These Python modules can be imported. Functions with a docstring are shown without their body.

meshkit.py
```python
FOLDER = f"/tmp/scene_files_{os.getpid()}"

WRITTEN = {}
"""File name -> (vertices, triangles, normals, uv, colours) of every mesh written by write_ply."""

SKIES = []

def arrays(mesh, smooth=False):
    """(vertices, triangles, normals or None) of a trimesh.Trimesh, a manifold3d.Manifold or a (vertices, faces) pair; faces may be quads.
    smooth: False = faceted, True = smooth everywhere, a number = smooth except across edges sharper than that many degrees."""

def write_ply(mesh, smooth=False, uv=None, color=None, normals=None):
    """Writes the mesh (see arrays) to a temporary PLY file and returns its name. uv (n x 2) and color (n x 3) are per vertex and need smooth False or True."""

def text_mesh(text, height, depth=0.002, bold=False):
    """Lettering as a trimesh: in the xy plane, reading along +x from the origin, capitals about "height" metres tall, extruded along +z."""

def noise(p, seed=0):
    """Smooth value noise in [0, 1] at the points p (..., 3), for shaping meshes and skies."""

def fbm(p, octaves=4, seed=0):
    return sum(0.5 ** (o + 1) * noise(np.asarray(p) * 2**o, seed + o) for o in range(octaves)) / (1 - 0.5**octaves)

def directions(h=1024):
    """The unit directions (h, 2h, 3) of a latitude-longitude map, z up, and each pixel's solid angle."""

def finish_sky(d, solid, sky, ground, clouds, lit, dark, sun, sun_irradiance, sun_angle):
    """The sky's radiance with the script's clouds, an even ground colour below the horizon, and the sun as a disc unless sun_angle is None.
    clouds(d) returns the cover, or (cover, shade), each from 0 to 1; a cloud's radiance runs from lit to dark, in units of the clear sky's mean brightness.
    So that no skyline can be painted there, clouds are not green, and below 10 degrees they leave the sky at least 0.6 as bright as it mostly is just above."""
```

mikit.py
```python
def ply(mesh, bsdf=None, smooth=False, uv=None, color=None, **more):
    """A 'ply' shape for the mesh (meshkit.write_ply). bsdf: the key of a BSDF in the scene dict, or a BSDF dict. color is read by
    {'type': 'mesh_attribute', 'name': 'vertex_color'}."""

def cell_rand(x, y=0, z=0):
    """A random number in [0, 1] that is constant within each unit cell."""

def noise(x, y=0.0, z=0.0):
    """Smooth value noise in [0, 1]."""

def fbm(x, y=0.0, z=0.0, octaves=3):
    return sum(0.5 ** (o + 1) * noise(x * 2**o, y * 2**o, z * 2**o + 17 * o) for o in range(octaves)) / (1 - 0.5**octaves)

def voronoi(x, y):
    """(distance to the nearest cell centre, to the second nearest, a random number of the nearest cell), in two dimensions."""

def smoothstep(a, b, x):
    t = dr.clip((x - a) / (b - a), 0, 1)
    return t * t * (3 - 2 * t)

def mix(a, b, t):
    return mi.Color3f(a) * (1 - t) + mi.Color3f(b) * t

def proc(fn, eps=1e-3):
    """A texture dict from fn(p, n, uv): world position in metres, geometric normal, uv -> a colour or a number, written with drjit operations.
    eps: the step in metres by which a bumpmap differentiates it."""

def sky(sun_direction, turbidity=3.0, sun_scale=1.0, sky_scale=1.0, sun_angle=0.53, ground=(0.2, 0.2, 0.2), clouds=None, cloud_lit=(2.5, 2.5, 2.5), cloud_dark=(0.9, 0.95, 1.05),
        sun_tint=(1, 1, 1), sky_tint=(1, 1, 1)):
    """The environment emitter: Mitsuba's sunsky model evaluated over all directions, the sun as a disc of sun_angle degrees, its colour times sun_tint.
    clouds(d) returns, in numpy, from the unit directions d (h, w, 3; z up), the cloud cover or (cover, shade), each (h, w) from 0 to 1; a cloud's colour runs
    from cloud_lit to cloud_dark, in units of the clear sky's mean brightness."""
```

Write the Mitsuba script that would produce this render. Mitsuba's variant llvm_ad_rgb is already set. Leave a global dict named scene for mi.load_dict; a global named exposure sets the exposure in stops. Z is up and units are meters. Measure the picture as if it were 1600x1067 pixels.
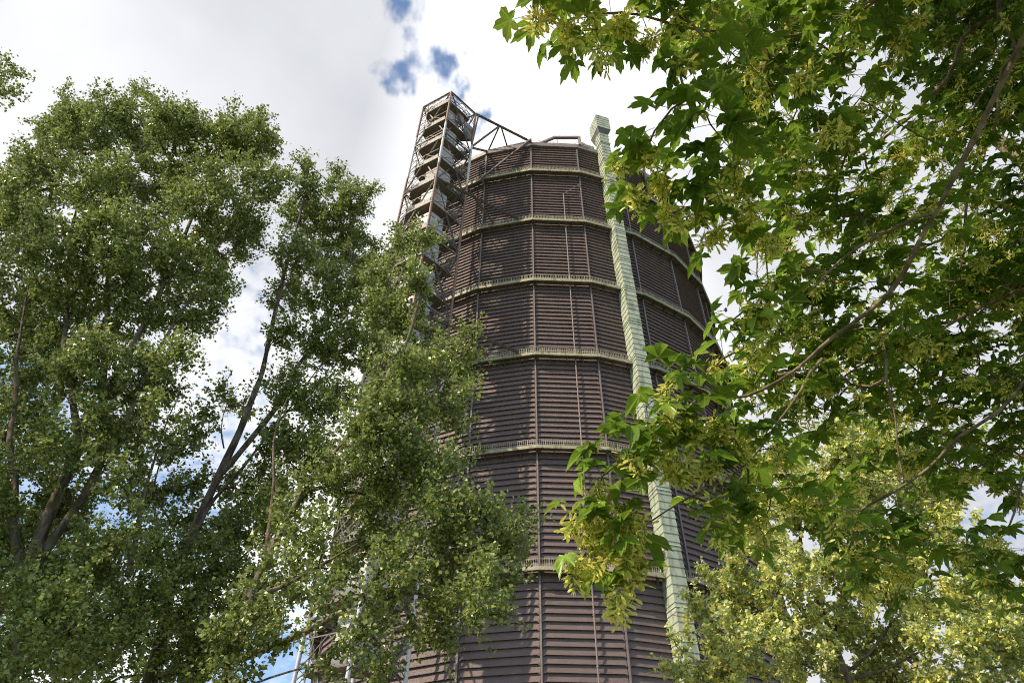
import math
import numpy as np
import mitsuba as mi
import drjit as dr
import mikit
import meshkit
from mikit import proc, ply, noise, fbm, cell_rand, smoothstep, mix

T = mi.ScalarTransform4f
scene, labels = {}, {}

# ------------------------------------------------------------------ camera, sky, exposure
FOCAL, PITCH, ROLL, EYE = 1067.0, math.radians(42.194), math.radians(-0.567), np.array([0.0, 0.0, 1.6])
_r = np.array([1.0, 0, 0]); _u = np.array([0, -math.sin(PITCH), math.cos(PITCH)]); _f = np.array([0, math.cos(PITCH), math.sin(PITCH)])
scene['camera'] = {'type': 'perspective', 'fov': 2 * math.degrees(math.atan(800 / FOCAL)), 'fov_axis': 'x', 'near_clip': 0.05, 'far_clip': 6000.0,
                   'to_world': T().look_at(origin=EYE.tolist(), target=(EYE + _f).tolist(), up=(math.sin(ROLL) * _r + math.cos(ROLL) * _u).tolist())}
SUN_AZ, SUN_EL = math.radians(-58), math.radians(42)          # azimuth from -y towards +x
SUN = np.array([math.sin(SUN_AZ) * math.cos(SUN_EL), -math.cos(SUN_AZ) * math.cos(SUN_EL), math.sin(SUN_EL)])
exposure = 2.1


def unit(v):
    v = np.asarray(v, float)
    return v / np.maximum(np.linalg.norm(v, axis=-1, keepdims=True), 1e-9)


def _dirv(az, el):
    az, el = math.radians(az), math.radians(el)
    return np.array([math.sin(az) * math.cos(el), math.cos(az) * math.cos(el), math.sin(el)])


def clouds(d):
    p = d / np.maximum(d[..., 2:3] + 0.35, 0.2)
    n1 = meshkit.fbm(p * 7.0 + 3.1, 6, 3)
    n2 = meshkit.fbm(p * 55.0 + 8.7, 5, 11)
    n3 = meshkit.fbm(p * 2.2 + 1.3, 4, 23)
    n4 = meshkit.fbm(p * np.array([150.0, 95.0, 1.0]) + 2.7, 4, 31)
    warp = np.stack([meshkit.fbm(p * 20 + k_, 4, 41) for k_ in (0.0, 7.7, 15.1)], -1) - .5
    dw = unit(d + 0.085 * warp)
    cover = np.ones(d.shape[:2])

    def gap(az, el, size, depth, rough=0.9):
        ang = np.degrees(np.arccos(np.clip(dw @ _dirv(az, el), -1, 1)))
        t = np.clip(0.62 * depth * (1.25 - ang / size) + (n2 - 0.5) * 2.9 * rough + (n4 - 0.5) * 1.1 * rough + (n1 - 0.5) * .8, 0, 1.2) / 1.2
        return t * t * (3 - 2 * t)
    holes = 0
    for g in ((-20.5, 66.8, 1.7, 1.6), (-19.4, 64.6, .9, 1.0), (-18, 62.6, 1.5, 1.3), (-11.0, 63.2, 1.7, 2.0), (-8.2, 64.2, 1.1, 1.0), (-9.2, 60.9, 1.5, 1.1), (-6.5, 59.9, 1.4, .8)):
        holes = np.maximum(holes, gap(*g))
    for g in ((-18, 13, 10, 1.6, .35), (-27, 30.5, 4.5, 1.0, .5), (-34, 21, 10, 1.5, .35), (-42, 28, 9, 1.4, .4), (-26, 41.5, 3.5, .5, .6), (-29, 25, 7, 1.3, .4), (36, 21, 6, .5, .5)):
        holes = np.maximum(holes, gap(*g))
    holes = 0.90 * np.clip(holes, 0, 1)
    az = np.degrees(np.arctan2(d[..., 0], d[..., 1]))
    away = np.clip((np.abs(az) - 60) / 30, 0, 1)                  # broken cloud over the rest of the sky
    holes = np.maximum(holes, away * np.clip((0.56 - n3) * 7, 0, 1) * 0.95)
    cover = cover - holes
    el = np.degrees(np.arcsin(d[..., 2]))
    left = 1.5 * np.clip((-13 - az) / 10, 0, 1) * np.clip((el - 20) / 25, 0, 1)
    right = np.clip((az - 13) / 11, 0, 1) * np.clip((64 - el) / 14, 0, 1)
    shade = 0.10 + 0.40 * left + 0.75 * right + (n1 - 0.5) * 0.45 + (n3 - 0.5) * 0.55
    return np.clip(cover, 0, 1), np.clip(shade, 0, 1)


scene['sky_light'] = mikit.sky(SUN.tolist(), turbidity=3, clouds=clouds, cloud_lit=(2.8, 2.83, 2.88), cloud_dark=(1.30, 1.34, 1.43), sky_tint=(1.12, 1.30, 1.38))


# ------------------------------------------------------------------ helpers
def pixel_ray(px, py):
    X, Y = (px - 800) / FOCAL, -(py - 533.5) / FOCAL
    c, s = math.cos(ROLL), math.sin(ROLL)
    v = (c * X + s * Y) * _r + (-s * X + c * Y) * _u + _f
    return v


def at_y(px, py, y):
    v = pixel_ray(px, py)
    return EYE + v * (y / v[1])


def at_z(px, py, z):
    v = pixel_ray(px, py)
    return EYE + v * ((z - EYE[2]) / v[2])


def at_r(px, py, dist):
    v = pixel_ray(px, py)
    return EYE + v * (dist / np.linalg.norm(v))


def project(P):
    q = np.asarray(P, float) - EYE
    w = q @ _f
    X, Y = FOCAL * (q @ _r) / w, FOCAL * (q @ _u) / w
    c, s = math.cos(ROLL), math.sin(ROLL)
    return 800 + c * X - s * Y, 533.5 - (s * X + c * Y), w


def join(parts):
    V, F, n = [], [], 0
    for v, f in parts:
        V.append(np.asarray(v, float)); F.append(np.asarray(f, int) + n); n += len(v)
    return np.vstack(V), np.vstack(F)


BOXF = np.array([[0, 2, 3], [0, 3, 1], [4, 5, 7], [4, 7, 6], [0, 1, 5], [0, 5, 4], [2, 6, 7], [2, 7, 3], [0, 4, 6], [0, 6, 2], [1, 3, 7], [1, 7, 5]])


def box(o, ex, ey, ez, a, b, c):
    """Box from o with half-open extents a=(a0,a1) along ex and so on."""
    v = [np.asarray(o) + np.asarray(ex) * x + np.asarray(ey) * y + np.asarray(ez) * z for x in a for y in b for z in c]
    return np.array(v), BOXF


def bar(p, q, w, h, up=(0, 0, 1)):
    p, q = np.asarray(p, float), np.asarray(q, float)
    e = unit(q - p)
    up = np.asarray(up, float)
    if abs(e @ up) > 0.95:
        up = np.array([0.3, 1, 0])
    s = unit(np.cross(e, up)); t = np.cross(s, e)
    return box(p, e, s, t, (0, np.linalg.norm(q - p)), (-w / 2, w / 2), (-h / 2, h / 2))


def ibeam(p, q, w, h, up=(0, 0, 1), t=None):
    """H section from p to q: two flanges and a web."""
    p, q = np.asarray(p, float), np.asarray(q, float)
    t = t or 0.14 * h
    e = unit(q - p)
    up = np.asarray(up, float)
    if abs(e @ up) > 0.95:
        up = np.array([0.3, 1, 0])
    s = unit(np.cross(e, up)); u = np.cross(s, e); L = (0, np.linalg.norm(q - p))
    return join([box(p, e, s, u, L, (-w / 2, w / 2), (h / 2 - t, h / 2)), box(p, e, s, u, L, (-w / 2, w / 2), (-h / 2, -h / 2 + t)), box(p, e, s, u, L, (-t / 2, t / 2), (-h / 2 + t, h / 2 - t))])


def tube(P, R, sides=6):
    P = np.asarray(P, float); R = np.broadcast_to(R, (len(P),))
    t = unit(np.gradient(P, axis=0))
    a = np.array([1.0, 0, 0]) if abs(t[0][0]) < 0.8 else np.array([0, 1.0, 0])
    A = np.empty_like(P)
    for i in range(len(P)):
        a = a - t[i] * (a @ t[i]); a /= max(np.linalg.norm(a), 1e-9); A[i] = a
    B = np.cross(t, A)
    ang = np.arange(sides) * 2 * math.pi / sides
    v = P[:, None] + R[:, None, None] * (np.cos(ang)[None, :, None] * A[:, None] + np.sin(ang)[None, :, None] * B[:, None])
    i, j = np.meshgrid(np.arange(len(P) - 1), np.arange(sides), indexing='ij')
    q = np.stack([i * sides + j, i * sides + (j + 1) % sides, (i + 1) * sides + (j + 1) % sides, (i + 1) * sides + j], -1).reshape(-1, 4)
    return v.reshape(-1, 3), np.vstack([q[:, [0, 1, 2]], q[:, [0, 2, 3]]])


COUNT = {}


def numbered(name):
    n = COUNT.get(name, 0); COUNT[name] = n + 1
    return name if n == 0 else f'{name}_{n:03d}'


def part(parent, name, mesh, bsdf, label=None, kind=None, smooth=False, to_world=None, **kw):
    key = numbered(f'{parent}__{name}')
    d = mesh if isinstance(mesh, dict) else ply(mesh, bsdf, smooth=smooth, **kw)
    scene[key] = {**d, 'to_world': to_world} if to_world is not None else dict(d)
    if label or kind:
        labels[key] = {k: v for k, v in (('label', label), ('kind', kind)) if v}
    return key


def thing(name, label, category, group=None):
    key = numbered(name)
    labels[key] = {'label': label, 'category': category}
    if group:
        labels[key]['group'] = group
    return key


# ------------------------------------------------------------------ materials
def principled(fn, rough=0.6, spec=0.4, metallic=0.0, bump=None, scale=0.01, eps=2e-3):
    b = {'type': 'principled', 'base_color': proc(fn) if callable(fn) else {'type': 'rgb', 'value': list(fn)}, 'roughness': rough, 'specular': spec, 'metallic': metallic}
    if bump:
        b = {'type': 'bumpmap', 'arbitrary': proc(bump, eps), 'scale': scale, 'bsdf': b}
    return {'type': 'twosided', 'bsdf': b}


def wall_colour(p, n, uv):
    plate = fbm(p.x * 0.25, p.y * 0.25, p.z * 0.9, 2)
    streak = fbm(p.x * 1.3, p.y * 1.3, p.z * 0.10, 3)
    spot = fbm(p.x * 0.7, p.y * 0.7, p.z * 0.9, 3)
    c = mix((0.125, 0.098, 0.102), (0.172, 0.138, 0.138), dr.clip(0.25 + 0.5 * plate + 0.7 * (streak - 0.5), 0, 1))
    rust = smoothstep(0.66, 0.80, fbm(p.x * 1.9 + 9, p.y * 1.9, p.z * 0.22, 4))
    return mix(mix(c, (0.100, 0.080, 0.074), 0.45 * smoothstep(0.55, 0.8, spot)), (0.20, 0.115, 0.075), 0.55 * rust)


def post_colour(p, n, uv):
    return mix((0.165, 0.138, 0.140), (0.225, 0.195, 0.192), fbm(p.x * 3, p.y * 3, p.z * 0.8, 3))


def gallery_colour(p, n, uv):
    c = mix((0.25, 0.245, 0.17), (0.40, 0.395, 0.29), fbm(p.x * 1.1, p.y * 1.1, p.z * 2, 3))
    return mix(c, (0.17, 0.14, 0.09), 0.75 * smoothstep(0.55, 0.72, fbm(p.x * 3.1, p.y * 3.1, p.z * 0.7, 3)))


def duct_colour(p, n, uv):
    c = mix((0.325, 0.385, 0.305), (0.375, 0.43, 0.345), cell_rand(dr.floor(p.z), 3))
    return mix(c, (0.17, 0.19, 0.135), 0.7 * smoothstep(0.48, 0.75, fbm(p.x * 2.2, p.y * 2.2, p.z * 0.35, 3)))


def steel_post_colour(p, n, uv):
    rust = mix((0.15, 0.09, 0.068), (0.24, 0.15, 0.11), fbm(p.x * 4, p.y * 4, p.z * 1.5, 3))
    zinc = mix((0.46, 0.48, 0.50), (0.58, 0.60, 0.62), fbm(p.x * 5, p.y * 5, p.z * 0.7, 2))
    return mix(rust, zinc, dr.select(((p.z > 98.5) & (p.z < 111)) | ((p.z < 62) & (p.z > 14)), mi.Float(1), mi.Float(0)))


def dark_steel_colour(p, n, uv):
    return mix((0.085, 0.075, 0.07), (0.17, 0.145, 0.13), fbm(p.x * 2, p.y * 2, p.z * 1.2, 3))


def grey_steel_colour(p, n, uv):
    return mix((0.26, 0.265, 0.265), (0.42, 0.43, 0.43), fbm(p.x * 2, p.y * 2, p.z * 1.2, 3))


def panel_colour(p, n, uv):
    c = mix((0.40, 0.41, 0.42), (0.52, 0.53, 0.54), fbm(p.x, p.y, p.z * 0.4, 3))
    return mix(c, (0.36, 0.34, 0.31), 0.8 * smoothstep(0.45, 0.7, fbm(p.x * 1.7, p.y * 1.7, p.z * 0.25, 4)) * smoothstep(62, 98, p.z))


def bark_colour(p, n, uv):
    k = fbm(p.x * 9, p.y * 9, p.z * 2.5, 4)
    c = mix((0.07, 0.057, 0.047), (0.20, 0.165, 0.13), smoothstep(0.3, 0.7, k))
    return mix(c, (0.13, 0.135, 0.05), 0.6 * smoothstep(0.55, 0.75, fbm(p.x * 2.5, p.y * 2.5, p.z * 1.5, 3)))


def maple_bark_colour(p, n, uv):
    k = fbm(p.x * 22, p.y * 22, p.z * 14, 4)
    c = mix((0.11, 0.082, 0.06), (0.24, 0.19, 0.135), smoothstep(0.3, 0.7, k))
    return mix(c, (0.16, 0.17, 0.08), 0.5 * smoothstep(0.55, 0.75, fbm(p.x * 7, p.y * 7, p.z * 5, 3)))


scene['wall_paint'] = principled(wall_colour, 0.6, 0.22)
scene['post_paint'] = principled(post_colour, 0.5, 0.35)
scene['gallery_paint'] = principled(gallery_colour, 0.6, 0.3)
scene['duct_paint'] = principled(duct_colour, 0.5, 0.35)
scene['tower_post_paint'] = principled(steel_post_colour, 0.5, 0.4)
scene['dark_steel'] = principled(dark_steel_colour, 0.55, 0.4)
scene['grey_steel'] = principled(grey_steel_colour, 0.5, 0.4)
scene['tower_grey'] = principled(lambda p, n, uv: mix((0.115, 0.118, 0.122), (0.215, 0.22, 0.225), fbm(p.x * 2, p.y * 2, p.z * 1.2, 3)), 0.55, 0.35)
scene['white_panel'] = principled(panel_colour, 0.5, 0.4)
scene['bark'] = principled(bark_colour, 0.85, 0.2, bump=lambda p, n, uv: fbm(p.x * 14, p.y * 14, p.z * 3, 4), scale=0.05)
scene['maple_bark'] = principled(maple_bark_colour, 0.8, 0.25, bump=lambda p, n, uv: fbm(p.x * 40, p.y * 40, p.z * 30, 3), scale=0.006)


def leaf_bsdf(colour, rough=0.42, diff=0.9, spec=1.45, gloss=0.35):
    thin = {'type': 'principledthin', 'base_color': colour, 'roughness': rough, 'diff_trans': diff, 'eta': spec, 'spec_trans': 0.0}
    waxy = {'type': 'twosided', 'bsdf': {'type': 'principled', 'base_color': colour, 'roughness': rough, 'specular': 0.9}}
    return {'type': 'blendbsdf', 'weight': gloss, 'a': thin, 'b': waxy}


scene['poplar_leaf'] = leaf_bsdf({'type': 'mesh_attribute', 'name': 'vertex_color'}, 0.30, 1.25, 1.5, 0.42)


def maple_leaf_colour(p, n, uv):
    x, y = uv.x, uv.y
    near = mi.Float(9)
    r = dr.sqrt(x * x + y * y)
    for a in (90, 32, 148, -24, 204):
        c, s = math.cos(math.radians(a)), math.sin(math.radians(a))
        along, off = x * c + y * s, dr.abs(y * c - x * s)
        near = dr.select(along > 0, dr.minimum(near, off), near)
    vein = 1 - smoothstep(0.006, 0.026, near)
    tone = fbm(p.x * 5.3, p.y * 5.3, p.z * 5.3, 2)
    hurt = smoothstep(0.70, 0.78, fbm(x * 5 + p.x * 3, y * 5 + p.y * 3, p.z * 3, 3))
    c = mix((0.070, 0.155, 0.010), (0.215, 0.355, 0.034), smoothstep(0.3, 0.7, tone))
    c = mix(c, (0.22, 0.30, 0.07), 0.25 * fbm(x * 9, y * 9, p.z * 2, 3))
    c = mix(c, (0.30, 0.20, 0.06), 0.8 * hurt)
    return mix(c, (0.33, 0.42, 0.11), 0.6 * vein)


scene['maple_leaf'] = leaf_bsdf(proc(maple_leaf_colour), 0.33, 1.05, 1.5, 0.26)


def seed_colour(p, n, uv):
    c = mix((0.64, 0.66, 0.11), (0.80, 0.76, 0.24), fbm(p.x * 30, p.y * 30, p.z * 30, 2))
    c = mix(c, (0.66, 0.42, 0.20), 0.6 * smoothstep(0.60, 0.78, fbm(p.x * 5, p.y * 5, p.z * 5, 2)) * smoothstep(0.4, 1.0, uv.x))
    return mix((0.36, 0.46, 0.07), c, smoothstep(0.1, 0.35, uv.x))


scene['seed_skin'] = leaf_bsdf(proc(seed_colour), 0.45, 1.0, 1.4, 0.2)
scene['young_shoot'] = principled((0.20, 0.24, 0.07), 0.6, 0.3)


def ground_colour(p, n, uv):
    c = mix((0.06, 0.085, 0.025), (0.10, 0.12, 0.045), fbm(p.x * 0.8, p.y * 0.8, 0.0, 4))
    return mix(c, (0.17, 0.14, 0.10), smoothstep(0.5, 0.72, fbm(p.x * 0.11, p.y * 0.11, 2.0, 3)))


scene['ground_cover'] = principled(ground_colour, 0.9, 0.2)

# ------------------------------------------------------------------ ground
g = np.linspace(-1, 1, 61); g = np.sign(g) * np.abs(g) ** 2.2 * 2500
gx, gy = np.meshgrid(g, g + 60, indexing='ij')
gz = 0.35 * (meshkit.fbm(np.stack([gx / 9, gy / 9, gx * 0], -1), 3, 5) - 0.5) * np.clip(np.hypot(gx, gy) / 6, 0.1, 1) - 0.02
k = np.arange(60)[:, None] * 61 + np.arange(60)[None]
scene['ground'] = ply((np.stack([gx, gy, gz], -1).reshape(-1, 3), np.stack([k, k + 61, k + 62, k + 1], -1).reshape(-1, 4)), 'ground_cover', smooth=True)
labels['ground'] = {'label': 'rough grass and bare earth below the trees and the gasometer', 'category': 'ground', 'kind': 'structure'}

# ------------------------------------------------------------------ gasometer
CX, CY, RAD, TH0 = 6.4386, 106.024, 33.8, math.radians(-5.379)
STEP = math.radians(15)
APO = RAD * math.cos(STEP / 2)
HALF = RAD * math.sin(STEP / 2)
LEVELS = [0.0, 17.0, 33.0, 48.6, 63.9, 79.05, 93.96, 108.5, 117.9]
ROOF = 119.2
gas = thing('gasometer', 'huge dark brown gas holder with ribbed plate walls and pale ring galleries', 'gasometer')


def corner(k, r, z=0.0):
    a = TH0 + STEP * k
    return np.array([CX + r * math.sin(a), CY - r * math.cos(a), z])


def face_frame(k):
    """Centre line of face k (between corners k and k+1): origin on the axis, along, outward."""
    a = TH0 + STEP * (k + 0.5)
    return np.array([CX, CY, 0.0]), np.array([math.cos(a), math.sin(a), 0]), np.array([math.sin(a), -math.cos(a), 0])


Z = np.array([0, 0, 1.0])
LIP = 0.23


def slat_mesh(pitch):
    prof = [(-.30, 0.045), (-.03, 0.045), (-.03, 0.0), (0, 0.0), (0, 0.06), (-.10, 0.085), (-.26, pitch + .04), (-.30, pitch + .04)]
    w = HALF - 0.17
    v = [(s, d, z) for s in (-w, w) for d, z in prof]
    f = []
    for i in range(8):
        j = (i + 1) % 8
        f += [(i, i + 8, j + 8), (i, j + 8, j)]
    parts = [(np.array(v), np.array(f))]
    for sg in (-1, 1):                                           # small gussets under the ends of the rib
        a = [(sg * w, 0), (sg * w, -0.17), (sg * (w - 0.09), -0.10), (sg * (w - 0.26), 0)]
        vv = np.array([(s, d, z) for d in (-0.012, -0.034) for s, z in a])
        ff = [(0, 1, 2), (0, 2, 3), (4, 6, 5), (4, 7, 6), (0, 4, 5), (0, 5, 1), (1, 5, 6), (1, 6, 2), (2, 6, 7), (2, 7, 3)]
        parts.append((vv, np.array(ff)))
    return join(parts)


def face_matrix(k, z):
    o, al, ou = face_frame(k)
    m = np.eye(4); m[:3, 0] = al; m[:3, 1] = ou; m[:3, 2] = Z; m[:3, 3] = o + ou * APO + Z * z
    return m


stuff, singles = [], []
NPL = 19
for b in range(8):
    z0, z1 = LEVELS[b], LEVELS[b + 1]
    npl = NPL if b < 7 else 12
    pitch = (z1 - z0) / npl
    M = slat_mesh(pitch)
    shared = None
    for k in range(-7, 7):
        for i in range(npl):
            m = face_matrix(k, z0 + i * pitch)
            if 1 <= b <= 4 and k in (-1, 0, 1, 2):
                shared = shared or ply(M, 'wall_paint')
                part(gas, 'slat', shared, None, to_world=T(m))
            else:
                stuff.append((M[0] @ m[:3, :3].T + m[:3, 3], M[1]))
part(gas, 'slat_field', join(stuff), 'wall_paint', kind='stuff')
# the far side, plain plates
v, f = [], []
for k in range(7, 18):
    n = len(v); v += [corner(k, RAD - .25, 0), corner(k + 1, RAD - .25, 0), corner(k + 1, RAD - .25, ROOF - .6), corner(k, RAD - .25, ROOF - .6)]; f.append((n, n + 1, n + 2, n + 3))
part(gas, 'back_wall', (np.array(v), np.array(f)), 'wall_paint')
for k in range(-7, 8):                                           # corner columns
    a = TH0 + STEP * k
    al, ou = np.array([math.cos(a), math.sin(a), 0]), np.array([math.sin(a), -math.cos(a), 0])
    o = np.array([CX, CY, 0]) + ou * RAD
    col = join([box(o, al, ou, Z, (-0.105, 0.105), (0.08, 0.12), (0, 117.6)), box(o, al, ou, Z, (-0.05, 0.05), (-0.30, 0.08), (0, 117.6)), box(o, al, ou, Z, (-0.19, 0.19), (-0.36, -0.30), (0, 117.6))])
    part(gas, 'column', col, 'post_paint')
# roof: fascia ring, dome, edge railing
ring = lambda r, z: [corner(k, r, z) for k in range(24)]


def ring_strip(levels):
    v = np.array([p for r, z in levels for p in ring(r, z)]); f = []
    for a in range(len(levels) - 1):
        for k in range(24):
            f.append((a * 24 + k, a * 24 + (k + 1) % 24, (a + 1) * 24 + (k + 1) % 24, (a + 1) * 24 + k))
    return v, np.array(f)


def tri(m):
    v, f = m
    return (v, np.vstack([f[:, [0, 1, 2]], f[:, [0, 2, 3]]])) if f.shape[1] == 4 else m


part(gas, 'roof_fascia', ring_strip([(RAD - .3, 117.9), (RAD + .34, 117.9), (RAD + .34, 118.35), (RAD + .22, 118.35), (RAD + .22, ROOF), (RAD - .5, ROOF)]), 'post_paint')
part(gas, 'roof', ring_strip([(RAD - .5, ROOF), (25, 121.6), (14, 123.2), (2, 123.9)]), 'wall_paint')
rail = []
for k in range(-7, 8):
    for i in range(4):
        a, b2 = corner(k, RAD - .1, ROOF), corner(k + 1, RAD - .1, ROOF)
        p = a + (b2 - a) * i / 4
        rail.append(bar(p, p + Z * 1.05, .045, .045))
    for h in (0.55, 1.05):
        rail.append(bar(a + Z * h, b2 + Z * h, .04, .04))
part(gas, 'roof_railing', join(rail), 'grey_steel')
# ring galleries
GW = 1.1
for li, zg in enumerate(LEVELS[1:8]):
    deck, bal, brk, rl, fas = [], [], [], [], []
    for k in range(-7, 7):
        o, al, ou = face_frame(k)
        ao, hw = (RAD + GW) * math.cos(STEP / 2), (RAD + GW) * math.sin(STEP / 2)
        ins, insw = APO - 0.02, (APO - 0.02) * math.tan(STEP / 2)
        v = np.array([o + ou * d + al * s + Z * z for d, w_ in ((ins, insw), (ao - .06, (ao - .06) * math.tan(STEP / 2))) for s in (-w_, w_) for z in (zg + .28, zg + .36)])
        deck.append((v[[0, 1, 2, 3, 4, 5, 6, 7]], BOXF))
        fa = [(ao, zg), (ao, zg + .46), (ao - .05, zg + .46), (ao - .05, zg + .02), (ao - .17, zg + .02), (ao - .17, zg)]
        v = np.array([o + ou * d + al * sg * d * math.tan(STEP / 2) + Z * z for sg in (-1, 1) for d, z in fa])
        ff = []
        for i in range(6):
            j = (i + 1) % 6
            ff += [(i, i + 6, j + 6), (i, j + 6, j)]
        fas.append((v, np.array(ff)))
        for h, s_ in ((.66, .035), (1.30, .055)):
            rl.append(box(o + ou * (ao - .04), al, ou, Z, (-hw, hw), (-s_ / 2, s_ / 2), (zg + h - s_, zg + h)))
        nb = 36
        for i in range(nb):
            s_ = -hw + (i + .5) * 2 * hw / nb
            wide = 0.10 if i % 9 == 4 else 0.05
            bal.append(box(o + ou * (ao - .04) + al * s_, al, ou, Z, (-wide / 2, wide / 2), (-.012, .012), (zg + .46, zg + 1.25)))
        for i in range(4):                                       # brackets below the deck
            s_ = -hw + (i + .02) * 2 * hw / 4
            p0 = o + al * s_
            v = np.array([p0 + ou * d + al * t_ + Z * z for t_ in (-.04, .04) for d, z in ((APO - .1, zg - .45), (APO - .1, zg + .275), (ao - .2, zg + .275), (ao - .2, zg + .1))])
            brk.append((v, np.array([(0, 1, 2), (0, 2, 3), (4, 6, 5), (4, 7, 6), (0, 3, 7), (0, 7, 4), (3, 2, 6), (3, 6, 7)])))
    gk = part(gas, 'gallery', join(fas), 'gallery_paint')
    part(gk, 'deck', join(deck), 'dark_steel')
    part(gk, 'railing', join(rl), 'gallery_paint')
    part(gk, 'baluster_row', join(bal), 'gallery_paint', kind='stuff')
    part(gk, 'bracket_row', join(brk), 'dark_steel', kind='stuff')


def pipe(k, frac, z0, z1, r=0.095, off=0.34):
    o, al, ou = face_frame(k)
    p = o + ou * (APO + off) + al * (HALF * 2 * (frac - .5))
    pieces = [tube([p + Z * z0, p + Z * z1], r, 8)]
    for z in np.arange(z0 + 3, z1, 5.1):
        pieces.append(tube([p + Z * (z - .06), p + Z * (z + .06)], r * 1.7, 8))
        pieces.append(bar(p + Z * z, p + Z * z - ou * off, .05, .05))
    return p, pieces


p, pc = pipe(0, .635, 0, 102.6)
o, al, ou = face_frame(0)
q = corner(1, RAD + .3, 106.0)
pc.append(tube([p + Z * 102.55, q], .06, 6))
part(gas, 'standpipe', join(pc), 'post_paint', smooth=40)
p, pc = pipe(4, .5, 79, 101, .08)
pc.append(tube([p + Z * 101, p + Z * 101 + face_frame(4)[1] * 1.6], .08, 6))
part(gas, 'standpipe', join(pc), 'post_paint', smooth=40)
p, pc = pipe(2, .72, 108.5, 121.5, .26, .5)
pc.append(tube([p + Z * 121.5, p + Z * 122.2], .42, 10))
part(gas, 'vent_pipe', join(pc), 'post_paint', smooth=40)
p, pc = pipe(3, .35, 108.5, 121.9, .26, .5)
pc.append(tube([p + Z * 121.9, p + Z * 122.7], .42, 10))
part(gas, 'vent_pipe', join(pc), 'post_paint', smooth=40)
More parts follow.
